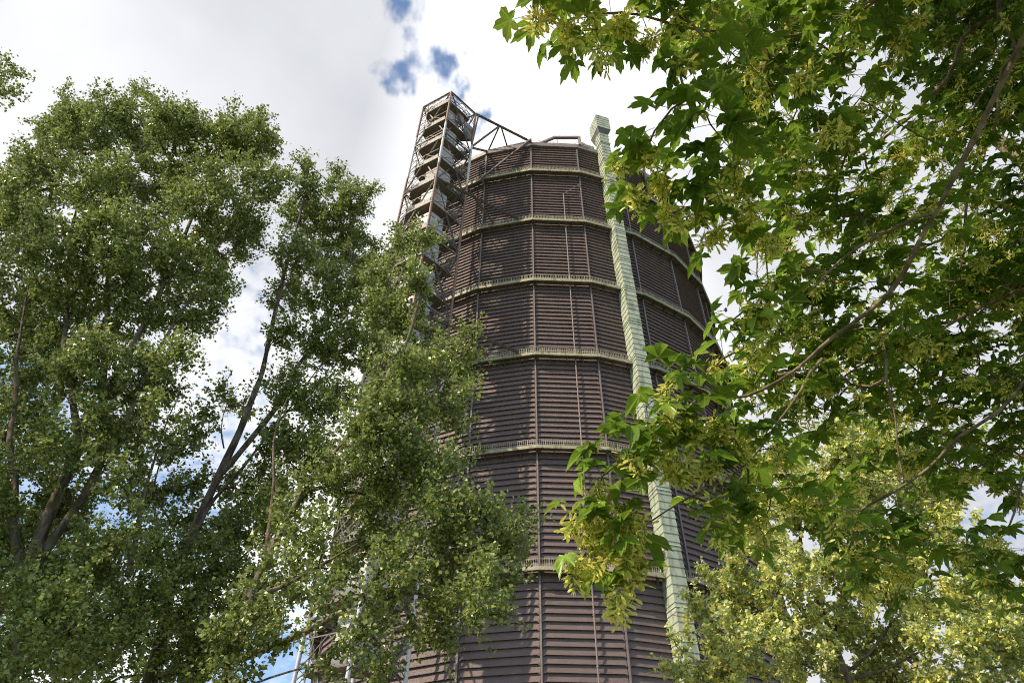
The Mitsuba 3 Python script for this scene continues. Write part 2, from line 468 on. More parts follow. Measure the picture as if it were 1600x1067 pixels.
# raised gantry above the roof edge
P = [at_y(838, 227, 72.6), at_y(866, 215.5, 72.4), at_y(905, 215.5, 72.6)]
P.append(P[2] - Z * 2.6)
gt = [bar(P[0], P[1], .5, .42), bar(P[1] - (P[2] - P[1]) * .02, P[2], .5, .42), bar(P[2] + Z * .21, P[3], .55, .5), bar(P[1] + (P[2] - P[1]) * .12, P[1] + (P[2] - P[1]) * .12 - Z * 2.3, .1, .1)]
part(gas, 'gantry', join(gt), 'post_paint')
hr = []
for a, b2 in ((P[0], P[1]), (P[1], P[2])):
    for i in range(6):
        s = a + (b2 - a) * i / 5
        hr.append(bar(s + Z * .2, s + Z * 1.15, .035, .035))
    for h in (.65, 1.13):
        hr.append(bar(a + Z * h, b2 + Z * h, .035, .035))
part(gas, 'gantry_railing', join(hr), 'grey_steel')
# big raking strut on the wall beside the tower
strut = join([ibeam(corner(0, RAD + .9, 119.0), corner(-1, RAD + 1.5, 108.2), .3, .34, up=corner(-.5, 1) - corner(-.5, 0)), bar(corner(0, RAD + .2, 119.0), corner(0, RAD + 1.0, 119.05), .4, .4), bar(corner(-1, RAD + .2, 108.0), corner(-1, RAD + 1.7, 108.1), .35, .3)])
part(gas, 'raking_strut', strut, 'post_paint')

# floodlight reaching out from a gallery on the right
fl = thing('floodlight', 'small black floodlight on a thin arm sticking out from the gasometer wall', 'floodlight')
a = corner(5, RAD + GW, 94.6)
b2 = a + unit(corner(5, 1) - corner(5, 0)) * 0.4 + np.array([1.7, -.3, .55])
part(fl, 'arm', join([bar(a, b2, .07, .07), bar(a + Z * .8, b2 + (a - b2) * .3, .05, .05)]), 'dark_steel')
hx = np.array([1.0, 0, 0])
part(fl, 'lamp_head', tube([b2 - Z * .5 - hx * .12, b2 - Z * .3, b2 + Z * .25 + hx * .1, b2 + Z * .5 + hx * .15], [.16, .3, .26, .1], 8), 'dark_steel', smooth=50)

# ------------------------------------------------------------------ pale green duct up the wall
duct = thing('ventilation_duct', 'tall pale green panelled duct climbing the brown gasometer wall', 'duct')
o, al, ou = face_frame(1)


def duct_piece(s0, s1, d0, d1, h, flare):
    """Open-backed cladding panel, its lower edge standing proud of the panel below."""
    v = []
    for z, e in ((0.0, flare), (h, 0.0)):
        v += [(s0 - e, d0, z), (s0 - e, d1 + e, z), (s1 + e, d1 + e, z), (s1 + e, d0, z)]
    v += [(s0 + .02, d0, 0), (s0 + .02, d1 - .02, 0), (s1 - .02, d1 - .02, 0), (s1 - .02, d0, 0)]
    f = []
    for i in range(3):
        f += [(i, i + 1, i + 5), (i, i + 5, i + 4), (i, i + 9, i + 1), (i, i + 8, i + 9)]
    return np.array(v), np.array(f)


def duct_at(z):
    m = np.eye(4); m[:3, 0] = al; m[:3, 1] = ou; m[:3, 2] = Z; m[:3, 3] = o + ou * (APO - .1) + al * (1.0 - 0.0085 * z) + Z * z
    return T(m)


DW, DD = 1.82, 2.1
pan = ply(duct_piece(0, DW, 0, DD, 1.0, .065), 'duct_paint')
for i in range(122):
    part(duct, 'panel', pan, None, to_world=duct_at(i * 1.0))
part(duct, 'collar', duct_piece(-.12, DW + .12, 0, DD + .12, .3, .06), 'duct_paint', to_world=duct_at(119.4))
head = ply(duct_piece(-.42, DW + .5, -.9, DD + .42, 0.82, .07), 'duct_paint')
for i in range(5):
    part(duct, 'head_panel', head, None, to_world=duct_at(124.3 + .82 * i))
v = np.array([(-.49, -.9, 0), (DW + .57, -.9, 0), (DW + .57, DD + .49, 0), (-.49, DD + .49, 0), (.3, -.9, -1.6), (DW - .3, -.9, -1.6), (DW + .0, DD, -1.6), (.0, DD, -1.6)])
part(duct, 'head_soffit', (v, np.array([(0, 1, 5, 4), (1, 2, 6, 5), (2, 3, 7, 6), (3, 0, 4, 7)])), 'dark_steel', to_world=duct_at(124.32))
up = ply(duct_piece(0, DW, 0, DD, 1.0, .065), 'duct_paint')
for i in range(3):
    part(duct, 'panel', up, None, to_world=duct_at(122 + i))
part(duct, 'cap', box((0, 0, 0), (1, 0, 0), (0, 1, 0), (0, 0, 1), (-.45, DW + .53), (-.9, DD + .45), (0, .25)), 'dark_steel', to_world=duct_at(128.4))
part(duct, 'vent_grille', join([box((0, 0, 0), (1, 0, 0), (0, 1, 0), (0, 0, 1), (-.10, -.06), (1.15, 1.75), (z, z + .06)) for z in np.arange(0, .6, .1)] + [box((0, 0, 0), (1, 0, 0), (0, 1, 0), (0, 0, 1), (-.072, -.066), (1.1, 1.8), (-.03, .62))]), 'dark_steel', to_world=duct_at(35.2))
for zg in LEVELS[2:8]:                                           # stays from the galleries
    part(duct, 'stay', bar((-.9, DD - .9, .5), (0.05, DD - .3, 1.0), .06, .06), 'grey_steel', to_world=duct_at(zg))

fl_ring = ply(duct_piece(-.07, DW + .07, 0, DD + .07, .16, .05), 'duct_paint')
for zz in np.arange(8.5, 118, 7.0):
    part(duct, 'flange', fl_ring, None, to_world=duct_at(zz))
# green plant box on the roof beside the duct head
hv = thing('roof_plant_box', 'green ribbed ventilation box on the roof edge just left of the duct head', 'ventilation box')
fo, fal, fou = face_frame(1)
m = np.eye(4); m[:3, 0] = fal; m[:3, 1] = fou; m[:3, 2] = Z; m[:3, 3] = fo + fou * (APO - 1.4) + fal * (-2.9) + Z * (ROOF + .02)
rib = [box((0, 0, 0), (1, 0, 0), (0, 1, 0), Z, (0, 2.6), (-1.6, .9), (0, 2.2))] + [box((0, 0, 0), (1, 0, 0), (0, 1, 0), Z, (-.05, 2.65), (-1.65, .95), (z, z + .12)) for z in (.3, .8, 1.3, 1.8)]
part(hv, 'casing', join(rib), 'duct_paint', to_world=T(m))
part(hv, 'louvre', join([box((0, 0, 0), (1, 0, 0), (0, 1, 0), Z, (.6, 2.0), (.96, 1.02), (z, z + .05)) for z in (.45, .55, .65, .95, 1.05, 1.15)]), 'dark_steel', to_world=T(m))
part(hv, 'hood', join([box((0, 0, 0), (1, 0, 0), (0, 1, 0), Z, (.2, .9), (-1, .4), (2.2, 3.2)), box((0, 0, 0), (1, 0, 0), (0, 1, 0), Z, (.1, 1.0), (-1.1, .5), (3.0, 3.3))]), 'duct_paint', to_world=T(m))

# ------------------------------------------------------------------ stair tower
tw = thing('stair_tower', 'tall steel lattice stair and lift tower standing left of the gasometer', 'stair tower')
TOP = 122.0


def tp(c, z, fr=None):
    """Tower post c at height z (it leans a little towards the gasometer)."""
    base = {'M': (-12.4, 63.45), 'L': (-17.9, 66.6), 'R': (-8.0, 67.9), 'B': (-13.5, 71.05)}[c]
    return np.array([base[0] + .021 * (z - 94), base[1], z])


def tq(a, b2, f, z, inset=0.0):
    p = tp(a, z) + (tp(b2, z) - tp(a, z)) * f
    cen = (tp('M', z) + tp('B', z)) / 2
    n = unit(np.cross(tp(b2, z) - tp(a, z), Z)); n = n if n @ (cen - p) > 0 else -n
    return p + n * inset


for c in 'MLRB':
    part(tw, 'post', tube([tp(c, z) for z in (0, 30, 60, 90, TOP)], .21, 10), 'tower_post_paint', smooth=50)
SIDES = (('M', 'L'), ('M', 'R'), ('L', 'B'), ('R', 'B'))
for a, b2 in SIDES:
    part(tw, 'top_beam', ibeam(tp(a, TOP), tp(b2, TOP), .22, .3), 'dark_steel')
    part(tw, 'ring_beam', ibeam(tp(a, 94.2), tp(b2, 94.2), .28, .34), 'dark_steel')
STOREY = 6.1
zs = [TOP - 3.6 - STOREY * i for i in range(20)]
zs = [z for z in zs if z > 2]
lands = np.array([(0, 0)])
for i, z in enumerate(zs):
    # landing: a plate along the M-L side and round the corner along the M-R side
    out = [tq('M', 'L', -.02, z, -.25), tq('M', 'L', .72, z, -.25), tq('M', 'L', .88, z, .45), tq('M', 'L', .88, z, 2.2), tq('M', 'L', .38, z, 2.2), tq('M', 'R', .62, z, 2.0), tq('M', 'R', .80, z, 1.2), tq('M', 'R', .80, z, .1), tq('M', 'R', .62, z, -.15)]
    n = len(out); v = np.array(out + [q_ - Z * .2 for q_ in out])
    f = [(0, 1, 4), (1, 2, 3), (1, 3, 4), (0, 4, 8), (4, 5, 8), (5, 6, 8), (6, 7, 8)]
    f = f + [(c_ + n, b_ + n, a_ + n) for a_, b_, c_ in f]
    for j in range(n):
        k2 = (j + 1) % n; f += [(j, k2, k2 + n), (j, k2 + n, j + n)]
    part(tw, 'landing', (v, np.array(f)), 'dark_steel')
    for a, b2 in (('M', 'L'), ('M', 'R')):
        s = .12 if i % 2 else .0
        part(tw, 'tie', bar(tq(a, b2, 0, z + .75), tq(a, b2, .48, z + 1.15), .09, .12), 'tower_grey')
        part(tw, 'tie', bar(tq(a, b2, .48, z + 1.15), tq(a, b2, 1, z - .6), .09, .12), 'tower_grey' if a == 'M' and b2 == 'L' else 'dark_steel')
    # parapet sheet by post M, barred railing towards post L
    part(tw, 'parapet', join([box(tq('M', 'L', .04, z, -.22), unit(tq('M', 'L', 1, z) - tq('M', 'L', 0, z)), unit(tq('M', 'L', .5, z, 1) - tq('M', 'L', .5, z, 0)), Z, (0, 2.9), (0, .03), (.02, 1.0))]), 'tower_grey')
    rl, rl2 = [], []
    for h in (.5, .8, 1.1):
        rl.append(bar(tq('M', 'L', .46, z + h, -.2), tq('M', 'L', .72, z + h, -.2), .05, .05)); rl.append(bar(tq('M', 'L', .72, z + h, -.2), tq('M', 'L', .88, z + h, .4), .05, .05))
        rl2.append(bar(tq('M', 'R', .5, z + h, -.1), tq('M', 'R', .8, z + h, -.1), .05, .05))
    for fr in np.linspace(.47, .72, 9):
        rl.append(bar(tq('M', 'L', fr, z, -.2), tq('M', 'L', fr, z + 1.1, -.2), .03, .03))
    for fr in np.linspace(.5, .8, 9):
        rl2.append(bar(tq('M', 'R', fr, z, -.1), tq('M', 'R', fr, z + 1.1, -.1), .03, .03))
    part(tw, 'railing', join(rl), 'tower_grey')
    part(tw, 'railing', join(rl2), 'tower_grey')
    # lift shaft cladding behind the M-R side
    if z < TOP - 6:
        part(tw, 'shaft_panel', box(tq('M', 'R', .06, z, .55), unit(tq('M', 'R', 1, z) - tq('M', 'R', 0, z)), unit(tq('M', 'R', .5, z, 1) - tq('M', 'R', .5, z, 0)), Z, (0, 2.75), (0, .06), (.03, 4.9)), 'white_panel')
        if i > 3:
            part(tw, 'shaft_panel', box(tq('M', 'L', .09, z, .75), unit(tq('M', 'L', 1, z) - tq('M', 'L', 0, z)), unit(tq('M', 'L', .5, z, 1) - tq('M', 'L', .5, z, 0)), Z, (0, 2.4), (0, .06), (.03, 4.9)), 'white_panel' if i > 4 else 'tower_grey')
    # stair flight on the R side, rising to the next landing
    fl_ = []
    a, b2 = tq('M', 'R', .70, z + .05, .35), tq('M', 'R', .97, z + STOREY - .15, 2.3)
    cross = unit(tp('M', z) - tp('R', z)) * 1.0
    runs = ((tq('R', 'B', .05, z + .05, .3), tq('R', 'B', .66, z + STOREY / 2, .3), cross), (tq('R', 'B', .66, z + STOREY / 2, 1.5), tq('R', 'B', .05, z + STOREY - .1, 1.5), cross),
            (tq('M', 'R', .60, z + .05, .15), tq('M', 'R', .97, z + STOREY * .45, .15), tq('M', 'R', .5, z, 1.0) - tq('M', 'R', .5, z, 0)))
    for a2, b3, wd in (runs if i else ()):
        fl_ = []
        for sh in (0, 1):
            fl_.append(bar(a2 + wd * sh, b3 + wd * sh, .06, .26))
            for h in (.55, 1.05):
                fl_.append(bar(a2 + wd * sh + Z * h, b3 + wd * sh + Z * h, .045, .045))
        for j in range(13):
            c0 = a2 + (b3 - a2) * (j + .5) / 13
            fl_.append(bar(c0, c0 + wd, .28, .04)); fl_.append(bar(c0, c0 + Z * 1.05, .03, .03))
        part(tw, 'stair_flight', join(fl_), 'dark_steel')
    half = tq('R', 'B', .66, z + STOREY / 2, .3)
    part(tw, 'half_landing', box(half, unit(tp('B', z) - tp('R', z)), cross, Z, (0, 1.7), (-.1, 2.6), (-.15, 0)), 'tower_grey')
# wind bracing
bays = [TOP, 108.2, 94.2, 80.5, 66.8, 53.1, 39.4, 25.7, 12.0, 0.3]
for i in range(len(bays) - 1):
    z1, z0 = bays[i], bays[i + 1]
    for si, (a, b2) in enumerate(SIDES):
        mat = 'dark_steel' if si == 1 else 'tower_grey'
        if si != 1 and i < 2:
            mat = 'dark_steel'
        part(tw, 'brace', ibeam(tq(a, b2, .02, z1 - .2), tq(a, b2, .98, z0 + .2), .18, .22), mat)
        part(tw, 'brace', ibeam(tq(a, b2, .98, z1 - .2, .25), tq(a, b2, .02, z0 + .2, .25), .16, .2), mat)
        part(tw, 'brace', bar(tp(a, z0), tp(b2, z0), .2, .24), mat) if z0 > 1 and abs(z0 - 94.2) > 1 else None
for i, z in enumerate(zs):                                        # thinner bracing between the landings
    for a, b2 in (('M', 'L'), ('M', 'R')):
        part(tw, 'thin_brace', bar(tq(a, b2, .02, z + .1, -.05), tq(a, b2, .5, z + STOREY * .5, -.05), .08, .09), 'dark_steel')
        part(tw, 'thin_brace', bar(tq(a, b2, .5, z + STOREY * .5, -.05), tq(a, b2, .98, z + .1, -.05), .08, .09), 'dark_steel')
        part(tw, 'thin_beam', bar(tq(a, b2, 0, z + STOREY * .5, .02), tq(a, b2, 1, z + STOREY * .5, .02), .09, .11), 'tower_grey')
# lattice ladder on the L side edge
lt = []
for z in np.arange(4, TOP - 1, 1.65):
    lt.append(bar(tq('M', 'L', .80, z, .06), tq('M', 'L', .99, z + .8, .06), .06, .07)); lt.append(bar(tq('M', 'L', .80, z + 1.65, .06), tq('M', 'L', .99, z + .8, .06), .06, .07))
lt.append(bar(tq('M', 'L', .80, 4, .06), tq('M', 'L', .80, TOP, .06), .1, .1))
part(tw, 'edge_lattice', join(lt), 'dark_steel')
# lattice parapet under the top beams
for a, b2 in (('M', 'L'), ('M', 'R')):
    x = []
    for i in range(7):
        f0, f1 = .04 + i * .13, .04 + (i + 1) * .13
        x.append(bar(tq(a, b2, f0, TOP - 2.5, .3), tq(a, b2, (f0 + f1) / 2, TOP - 1.1, .3), .07, .07)); x.append(bar(tq(a, b2, (f0 + f1) / 2, TOP - 1.1, .3), tq(a, b2, f1, TOP - 2.5, .3), .07, .07))
    x.append(bar(tq(a, b2, .02, TOP - 1.1, .3), tq(a, b2, .97, TOP - 1.1, .3), .08, .08))
    part(tw, 'crown_lattice', join(x), 'dark_steel')
# rusty machine-room sheets near the top of the M-R side
for f0, f1, z, h in ((.34, .62, TOP - 7.4, 3.2), (.66, .99, TOP - 9.6, 4.6)):
    part(tw, 'cladding_sheet', box(tq('M', 'R', f0, z, .1), unit(tq('M', 'R', 1, z) - tq('M', 'R', 0, z)), unit(tq('M', 'R', .5, z, 1) - tq('M', 'R', .5, z, 0)), Z, (0, (f1 - f0) * 6.2), (0, .08), (0, h)), 'post_paint')
# ties to the gasometer
for z in (94.2, 64.4, 34.0):
    part(tw, 'tie_beam', ibeam(tp('M', z), corner(-.25, RAD + GW, z + .1), .3, .36), 'dark_steel')
    part(tw, 'tie_beam', ibeam(tp('R', z + 4.0), corner(-.72, RAD + GW, z + .1), .26, .3), 'dark_steel')
a = corner(0, RAD + .1, 119.5)
nR, tR = tp('R', 110.5), tp('R', TOP)
ch = lambda f: tR + (a - tR) * f
part(tw, 'truss_chord', ibeam(tR, a, .34, .4), 'dark_steel')
part(tw, 'truss_chord', ibeam(tp('R', 110.2), corner(-1, RAD, 119.3), .3, .34), 'dark_steel')
part(tw, 'truss_chord', ibeam(corner(-1, RAD - .1, 119.5), a, .3, .3), 'post_paint')
part(tw, 'truss_web', bar(ch(.05), nR, .2, .24), 'dark_steel')
part(tw, 'truss_web', ibeam(nR, ch(.43), .26, .3), 'dark_steel')
part(tw, 'truss_web', ibeam(ch(.43), corner(-.97, RAD - .1, 119.4), .24, .28), 'dark_steel')
part(tw, 'truss_web', ibeam(ch(.46), corner(-.53, RAD - .1, 119.4), .24, .28), 'dark_steel')


# ------------------------------------------------------------------ trees
class Tree:
    """Limbs are laid first; then every shoot is joined to the nearest wood below it, which gives forked branches."""

    def __init__(self, rng):
        self.rng, self.pos, self.par, self.kids = rng, [], [], None
        self.limbs, self.shoots = [], []

    def limb(self, pts, r0, r1, parent=-1, step=0.35, wob=0.06, freq=0.9):
        pts = np.asarray(pts, float)
        d = np.r_[0, np.cumsum(np.linalg.norm(np.diff(pts, axis=0), axis=1))]
        n = max(3, int(d[-1] / step) + 1)
        s = np.linspace(0, d[-1], n)
        P = np.stack([np.interp(s, d, pts[:, i]) for i in range(3)], 1)
        for _ in range(3):                                       # soften the corners
            P[1:-1] = (P[:-2] + 2 * P[1:-1] + P[2:]) / 4
        P[1:-1] += wob * (np.stack([meshkit.noise(P[1:-1] * freq, 3), meshkit.noise(P[1:-1] * freq, 4), meshkit.noise(P[1:-1] * freq, 5)], 1) - .5)
        R = (r0 + (r1 - r0) * np.linspace(0, 1, n) ** 0.9) * (1 + .5 * (meshkit.noise(P * freq * 2.6, 8) - .5))
        self.limbs.append((P, R))
        base = len(self.pos)
        for i, p_ in enumerate(P):
            self.pos.append(p_); self.par.append(parent if i == 0 else base + i - 1)
        return base

    def grow(self, tips, seg=0.4, rise=0.8, bend=0.25):
        rng = self.rng
        tips = np.asarray(tips)
        from scipy.spatial import cKDTree
        order = np.argsort(cKDTree(np.array(self.pos)).query(tips)[0])
        cap = len(self.pos) + 40 * len(tips) + 10
        pos = np.empty((cap, 3)); n = len(self.pos); pos[:n] = self.pos
        self.first = n
        par = list(self.par)
        ends = np.empty(len(tips), int)
        for t in order:
            c = tips[t]
            v = c - pos[:n]
            d = np.sqrt((v * v).sum(1)) + 1e-6
            cost = d * (1 + rise * np.clip(0.35 - v[:, 2] / d, 0, 2))
            j = int(np.argmin(cost))
            k = max(1, int(math.ceil(d[j] / seg)))
            a = pos[j].copy()
            back = unit(a - pos[par[j]]) if par[j] >= 0 else np.array([0, 0, 1.0])
            mid = (a + c) / 2 + back * min(d[j], .9) * bend + rng.normal(0, .04, 3) * min(d[j], 1.5)
            if n + k > cap:
                break
            for i in range(1, k + 1):
                u = i / k
                pos[n] = (1 - u) ** 2 * a + 2 * u * (1 - u) * mid + u * u * c
                par.append(j); j = n; n += 1
            ends[t] = j
        self.pos, self.par, self.ends = pos[:n], np.array(par), ends
        return ends

    def tips_dir(self):
        p = self.pos[self.ends]; q_ = self.pos[self.par[self.ends]]
        return unit(p - q_)

    def wood(self, tip_r=0.006, power=0.45, cap=0.05, sides=4):
        n, first = len(self.pos), self.first
        w = np.zeros(n); w[self.ends] += 1
        for i in range(n - 1, -1, -1):
            if self.par[i] >= 0:
                w[self.par[i]] += w[i]
        rad = np.minimum(tip_r * np.maximum(w, 1) ** power, cap)
        best = {}
        for i in range(first, n):
            j = self.par[i]
            if j >= first and (j not in best or w[i] > w[best[j]]):
                best[j] = i
        used = set(best.values())
        out = []
        for i in range(first, n):
            if i in used:
                continue
            chain = [i]
            while chain[-1] in best:
                chain.append(best[chain[-1]])
            P = self.pos[[self.par[i]] + chain]
            R = np.r_[min(rad[i] * 1.15, cap), rad[chain]]
            R[-1] = tip_r * .6
            out.append(tube(P, R, sides if rad[i] > 2.2 * tip_r else 3))
        return join(out)


def blob_points(rng, blobs, y, per, depth=1.1, jitter=1.2):
    """Shoot positions inside ellipsoids given by a centre in the photograph, a radius in its pixels and a distance y."""
    out = []
    for b_ in blobs:
        px, py, r = b_[:3]
        yy = (b_[3] if len(b_) > 3 else y) + rng.uniform(-jitter, jitter)
        c = at_y(px, py, yy); dist = np.linalg.norm(c - EYE); rm = max(r * .80, r - 11) * dist / FOCAL
        v = unit(c - EYE); s = unit(np.cross(v, Z)); t_ = np.cross(s, v)
        n = max(3, int(per * (r * dist / FOCAL) ** 2))
        q_ = unit(rng.normal(size=(n, 3))) * rng.uniform(.05, 1, (n, 1)) ** (1 / 2.4)
        out.append(c + q_[:, :1] * s * rm + q_[:, 1:2] * t_ * rm + q_[:, 2:] * v * rm * depth)
    P = np.vstack(out)
    return P[P[:, 2] > 1.5]


def frames(normal, tip):
    n = unit(normal); t_ = unit(tip - n * (tip * n).sum(-1, keepdims=True)); s = np.cross(t_, n)
    return np.stack([s, t_, n], -1)                              # columns: across, along, normal


SMALL_V = np.array([[0, 0, 0], [-.42, .30, .07], [.42, .30, .07], [0, 1, -.06], [-.30, .62, .05], [.30, .62, .05], [0, .36, 0]])
SMALL_F = np.array([[0, 6, 1], [0, 2, 6], [1, 6, 4], [2, 5, 6], [6, 3, 4], [6, 5, 3]])
TINY_V = np.array([[0, 0, 0], [-.45, .38, .08], [.45, .38, .08], [0, 1, -.05]])
TINY_F = np.array([[0, 3, 1], [0, 2, 3]])


def small_leaves(rng, tips, dirs, per, size, spread, colours, weights, upbias=.5, droop=.35, lv=TINY_V, lf=TINY_F):
    N = len(tips)
    n = N * per
    shoot = np.repeat(np.arange(N), per)
    sub = rng.integers(0, 4, n)                                  # four side shoots per tip
    sd = unit(np.repeat(dirs, 4, 0).reshape(N, 4, 3) * .9 + rng.normal(size=(N, 4, 3)) * .65 + np.array([0, 0, .75]))
    along = rng.uniform(-.35, 1, (n, 1)) ** 1
    pos = tips[shoot] + sd[shoot, sub] * along * spread + rng.normal(0, .10, (n, 3)) * spread
    normal = rng.normal(size=(n, 3)) * .75 + np.array([0, 0, upbias]) + SUN * .15
    tip = sd[shoot, sub] * .6 + rng.normal(size=(n, 3)) * .7 - Z * droop
    M = frames(normal, tip)
    sz = size * rng.uniform(.5, 1.4, n)
    V = np.einsum('nij,kj->nki', M, lv) * sz[:, None, None] + pos[:, None]
    F = lf[None] + (np.arange(n) * len(lv))[:, None, None]
    ci = rng.choice(len(colours), n, p=weights)
    tone = rng.uniform(.72, 1.28, (n, 1)) * (1 + .25 * (meshkit.fbm(pos * .8, 2, 9) - .5))[:, None]
    C = np.asarray(colours)[ci] * tone
    print('leaves', n)
    return V.reshape(-1, 3), F.reshape(-1, 3), np.repeat(C, len(lv), 0)


def px_limb(tree, pts, y, r0, r1, **kw):
    """A limb through picture points, each at its own distance y (or the tree's)."""
    return tree.limb([at_y(p_[0], p_[1], p_[2] if len(p_) > 2 else y) for p_ in pts], r0, min(r1, .008), wob=.22, freq=.7, **kw)


GREEN = [(0.225, 0.295, 0.072), (0.280, 0.345, 0.100), (0.340, 0.385, 0.180), (0.105, 0.155, 0.040)]   # reflected plus transmitted


def poplar(label, seed, y, trunk, limbs, blobs, per, leaves, size=.082, spread=.55, tr=.20, colours=GREEN, weights=(.30, .30, .14, .26), jitter=1.2, name='poplar_tree'):
    rng = np.random.default_rng(seed)
    key = thing(name, label, 'tree')
    t_ = Tree(rng)
    first = at_y(trunk[0][0], trunk[0][1], trunk[0][2] if len(trunk[0]) > 2 else y)
    P = [first * np.array([1, 1, 0])] + [at_y(p_[0], p_[1], p_[2] if len(p_) > 2 else y) for p_ in trunk]
    t_.limb(P, tr, .03, step=.45)
    for pts, r0, r1 in limbs:
        px_limb(t_, pts, y, r0, r1)
    for i, (P_, R_) in enumerate(t_.limbs):
        part(key, 'trunk' if i == 0 else 'limb', tube(P_, R_, 10 if i == 0 else 8), 'bark', smooth=True)
    tips = blob_points(rng, blobs, y, per, jitter=jitter)
    t_.grow(tips)
    part(key, 'twigs', t_.wood(tip_r=.0065, cap=min(.05, tr * .3)), 'bark', kind='stuff', smooth=True)
    V, F, C = small_leaves(rng, tips, t_.tips_dir(), leaves, size, spread, colours, list(weights))
    part(key, 'foliage', (V, F), 'poplar_leaf', kind='stuff', color=C)
    return key


poplar('tall green poplar leaning in at the left edge, its broad crown topping the left side', 11, 13.0,
       [(20, 1060), (40, 900), (90, 770), (130, 690), (190, 570), (245, 470), (285, 380), (320, 290)],
       [([(45, 890), (150, 740), (200, 640), (235, 560), (300, 470), (350, 400)], .10, .025),
        ([(120, 705), (110, 600), (100, 480), (110, 380), (130, 260)], .09, .02),
        ([(30, 930), (25, 780), (20, 640), (35, 500), (50, 400)], .10, .02),
        ([(160, 625), (165, 500), (175, 400), (210, 300), (220, 200)], .08, .015),
        ([(200, 900, 14), (215, 800, 14), (250, 700, 14), (280, 620, 14)], .07, .015)],
       [(130, 212, 46), (100, 208, 38), (170, 190, 36), (215, 198, 50), (270, 208, 46), (320, 222, 50), (104, 152, 11), (118, 166, 14), (160, 152, 12), (214, 142, 11), (206, 154, 14), (252, 166, 12), (296, 176, 13), (408, 186, 13), (386, 192, 15), (424, 226, 12), (70, 214, 13), (38, 256, 13), (20, 290, 14), (440, 275, 12), (375, 215, 45), (395, 235, 42), (405, 285, 38), (50, 290, 50), (65, 250, 35), (150, 300, 60), (240, 290, 70), (330, 310, 70), (20, 360, 60), (100, 390, 65), (200, 390, 75), (300, 410, 65), (370, 370, 45), (20, 470, 70), (120, 490, 75), (220, 480, 65), (300, 490, 45), (340, 450, 30), (30, 580, 75), (130, 590, 70), (220, 590, 50), (265, 560, 35), (20, 690, 65), (110, 700, 65), (190, 680, 45), (240, 660, 35), (270, 620, 22), (20, 800, 70), (110, 790, 50), (190, 770, 40), (220, 720, 30), (50, 900, 80), (160, 880, 55), (40, 1010, 80), (140, 1000, 70)],
       31, 130, tr=.19)

poplar('slimmer poplar with a bare forked trunk, second from the left', 12, 15.5,
       [(235, 1060), (262, 940), (300, 830), (345, 740), (375, 670), (405, 600), (425, 510), (440, 440), (460, 370), (478, 300)],
       [([(345, 738), (385, 690), (430, 640), (470, 570), (520, 480), (550, 400)], .09, .02),
        ([(300, 840), (330, 790), (400, 700), (450, 640), (520, 560)], .06, .02),
        ([(262, 950), (255, 860), (235, 780), (245, 720), (275, 660)], .06, .012),
        ([(350, 700), (335, 660), (350, 620), (375, 600)], .02, .008)],
       [(478, 252, 9), (472, 268, 12), (526, 268, 9), (556, 292, 10), (574, 300, 8), (480, 292, 24), (470, 335, 40), (520, 290, 18), (535, 312, 30), (560, 330, 24), (520, 370, 52), (465, 400, 42), (560, 400, 42), (450, 460, 36), (510, 460, 52), (570, 460, 45), (440, 530, 28), (500, 540, 52), (560, 540, 52), (445, 610, 42), (510, 630, 52), (345, 610, 16), (375, 640, 22), (320, 655, 18), (295, 690, 28), (255, 700, 26), (300, 760, 30), (245, 780, 32), (400, 760, 42), (370, 830, 42), (310, 890, 50), (250, 860, 40), (440, 700, 42), (490, 710, 48), (440, 830, 42), (330, 980, 60), (240, 960, 60), (390, 900, 35), (300, 1050, 60), (415, 790, 36, 17.5), (335, 840, 36, 17.8), (400, 960, 36, 17.5), (290, 830, 36, 17.8), (440, 920, 26, 17), (360, 760, 26, 17.5)],
       34, 130, tr=.17)

poplar('leafy poplar with spreading low limbs, overlapping the left of the gasometer', 13, 12.0,
       [(350, 1060), (383, 965), (400, 905), (420, 860), (470, 770), (530, 700), (590, 620), (640, 530), (665, 430)],
       [([(355, 1035), (440, 1000), (490, 985), (530, 955), (580, 920), (650, 880), (730, 860)], .075, .02),
        ([(397, 930), (430, 915), (480, 890), (530, 870), (590, 830)], .05, .015),
        ([(415, 862), (422, 780), (425, 700), (450, 620)], .05, .015),
        ([(530, 700), (600, 690), (660, 640), (720, 560)], .05, .012),
        ([(470, 772), (560, 740), (640, 720), (700, 660)], .05, .012)],
       [(640, 372, 20), (660, 380, 22), (618, 400, 30), (595, 440, 34), (640, 440, 30), (655, 455, 14), (610, 500, 52), (645, 510, 34), (698, 548, 24), (730, 530, 22), (690, 580, 52), (735, 560, 24), (620, 590, 60), (565, 640, 52), (640, 660, 56), (700, 650, 45), (720, 620, 24), (600, 720, 66), (675, 735, 50), (715, 720, 22), (540, 760, 48), (620, 800, 66), (700, 810, 56), (755, 830, 50), (790, 850, 40), (810, 850, 24), (815, 820, 14), (690, 890, 64), (755, 905, 45), (795, 910, 22), (620, 900, 55), (690, 960, 42), (735, 950, 34), (660, 990, 26), (700, 1000, 14), (780, 960, 12), (560, 860, 36), (500, 830, 36), (520, 930, 30), (470, 930, 28), (450, 1010, 26), (560, 1010, 36), (600, 1040, 30), (500, 1050, 26), (420, 980, 28), (375, 950, 30, 10.8), (400, 890, 26, 10.8), (345, 1000, 34, 10.8), (435, 810, 24, 11), (365, 1060, 36, 10.6), (470, 760, 24, 11), (470, 890, 32, 13.2), (430, 770, 30, 13.2), (530, 880, 30, 13), (580, 970, 28, 12.5)],
       36, 130, size=.078, tr=.125)

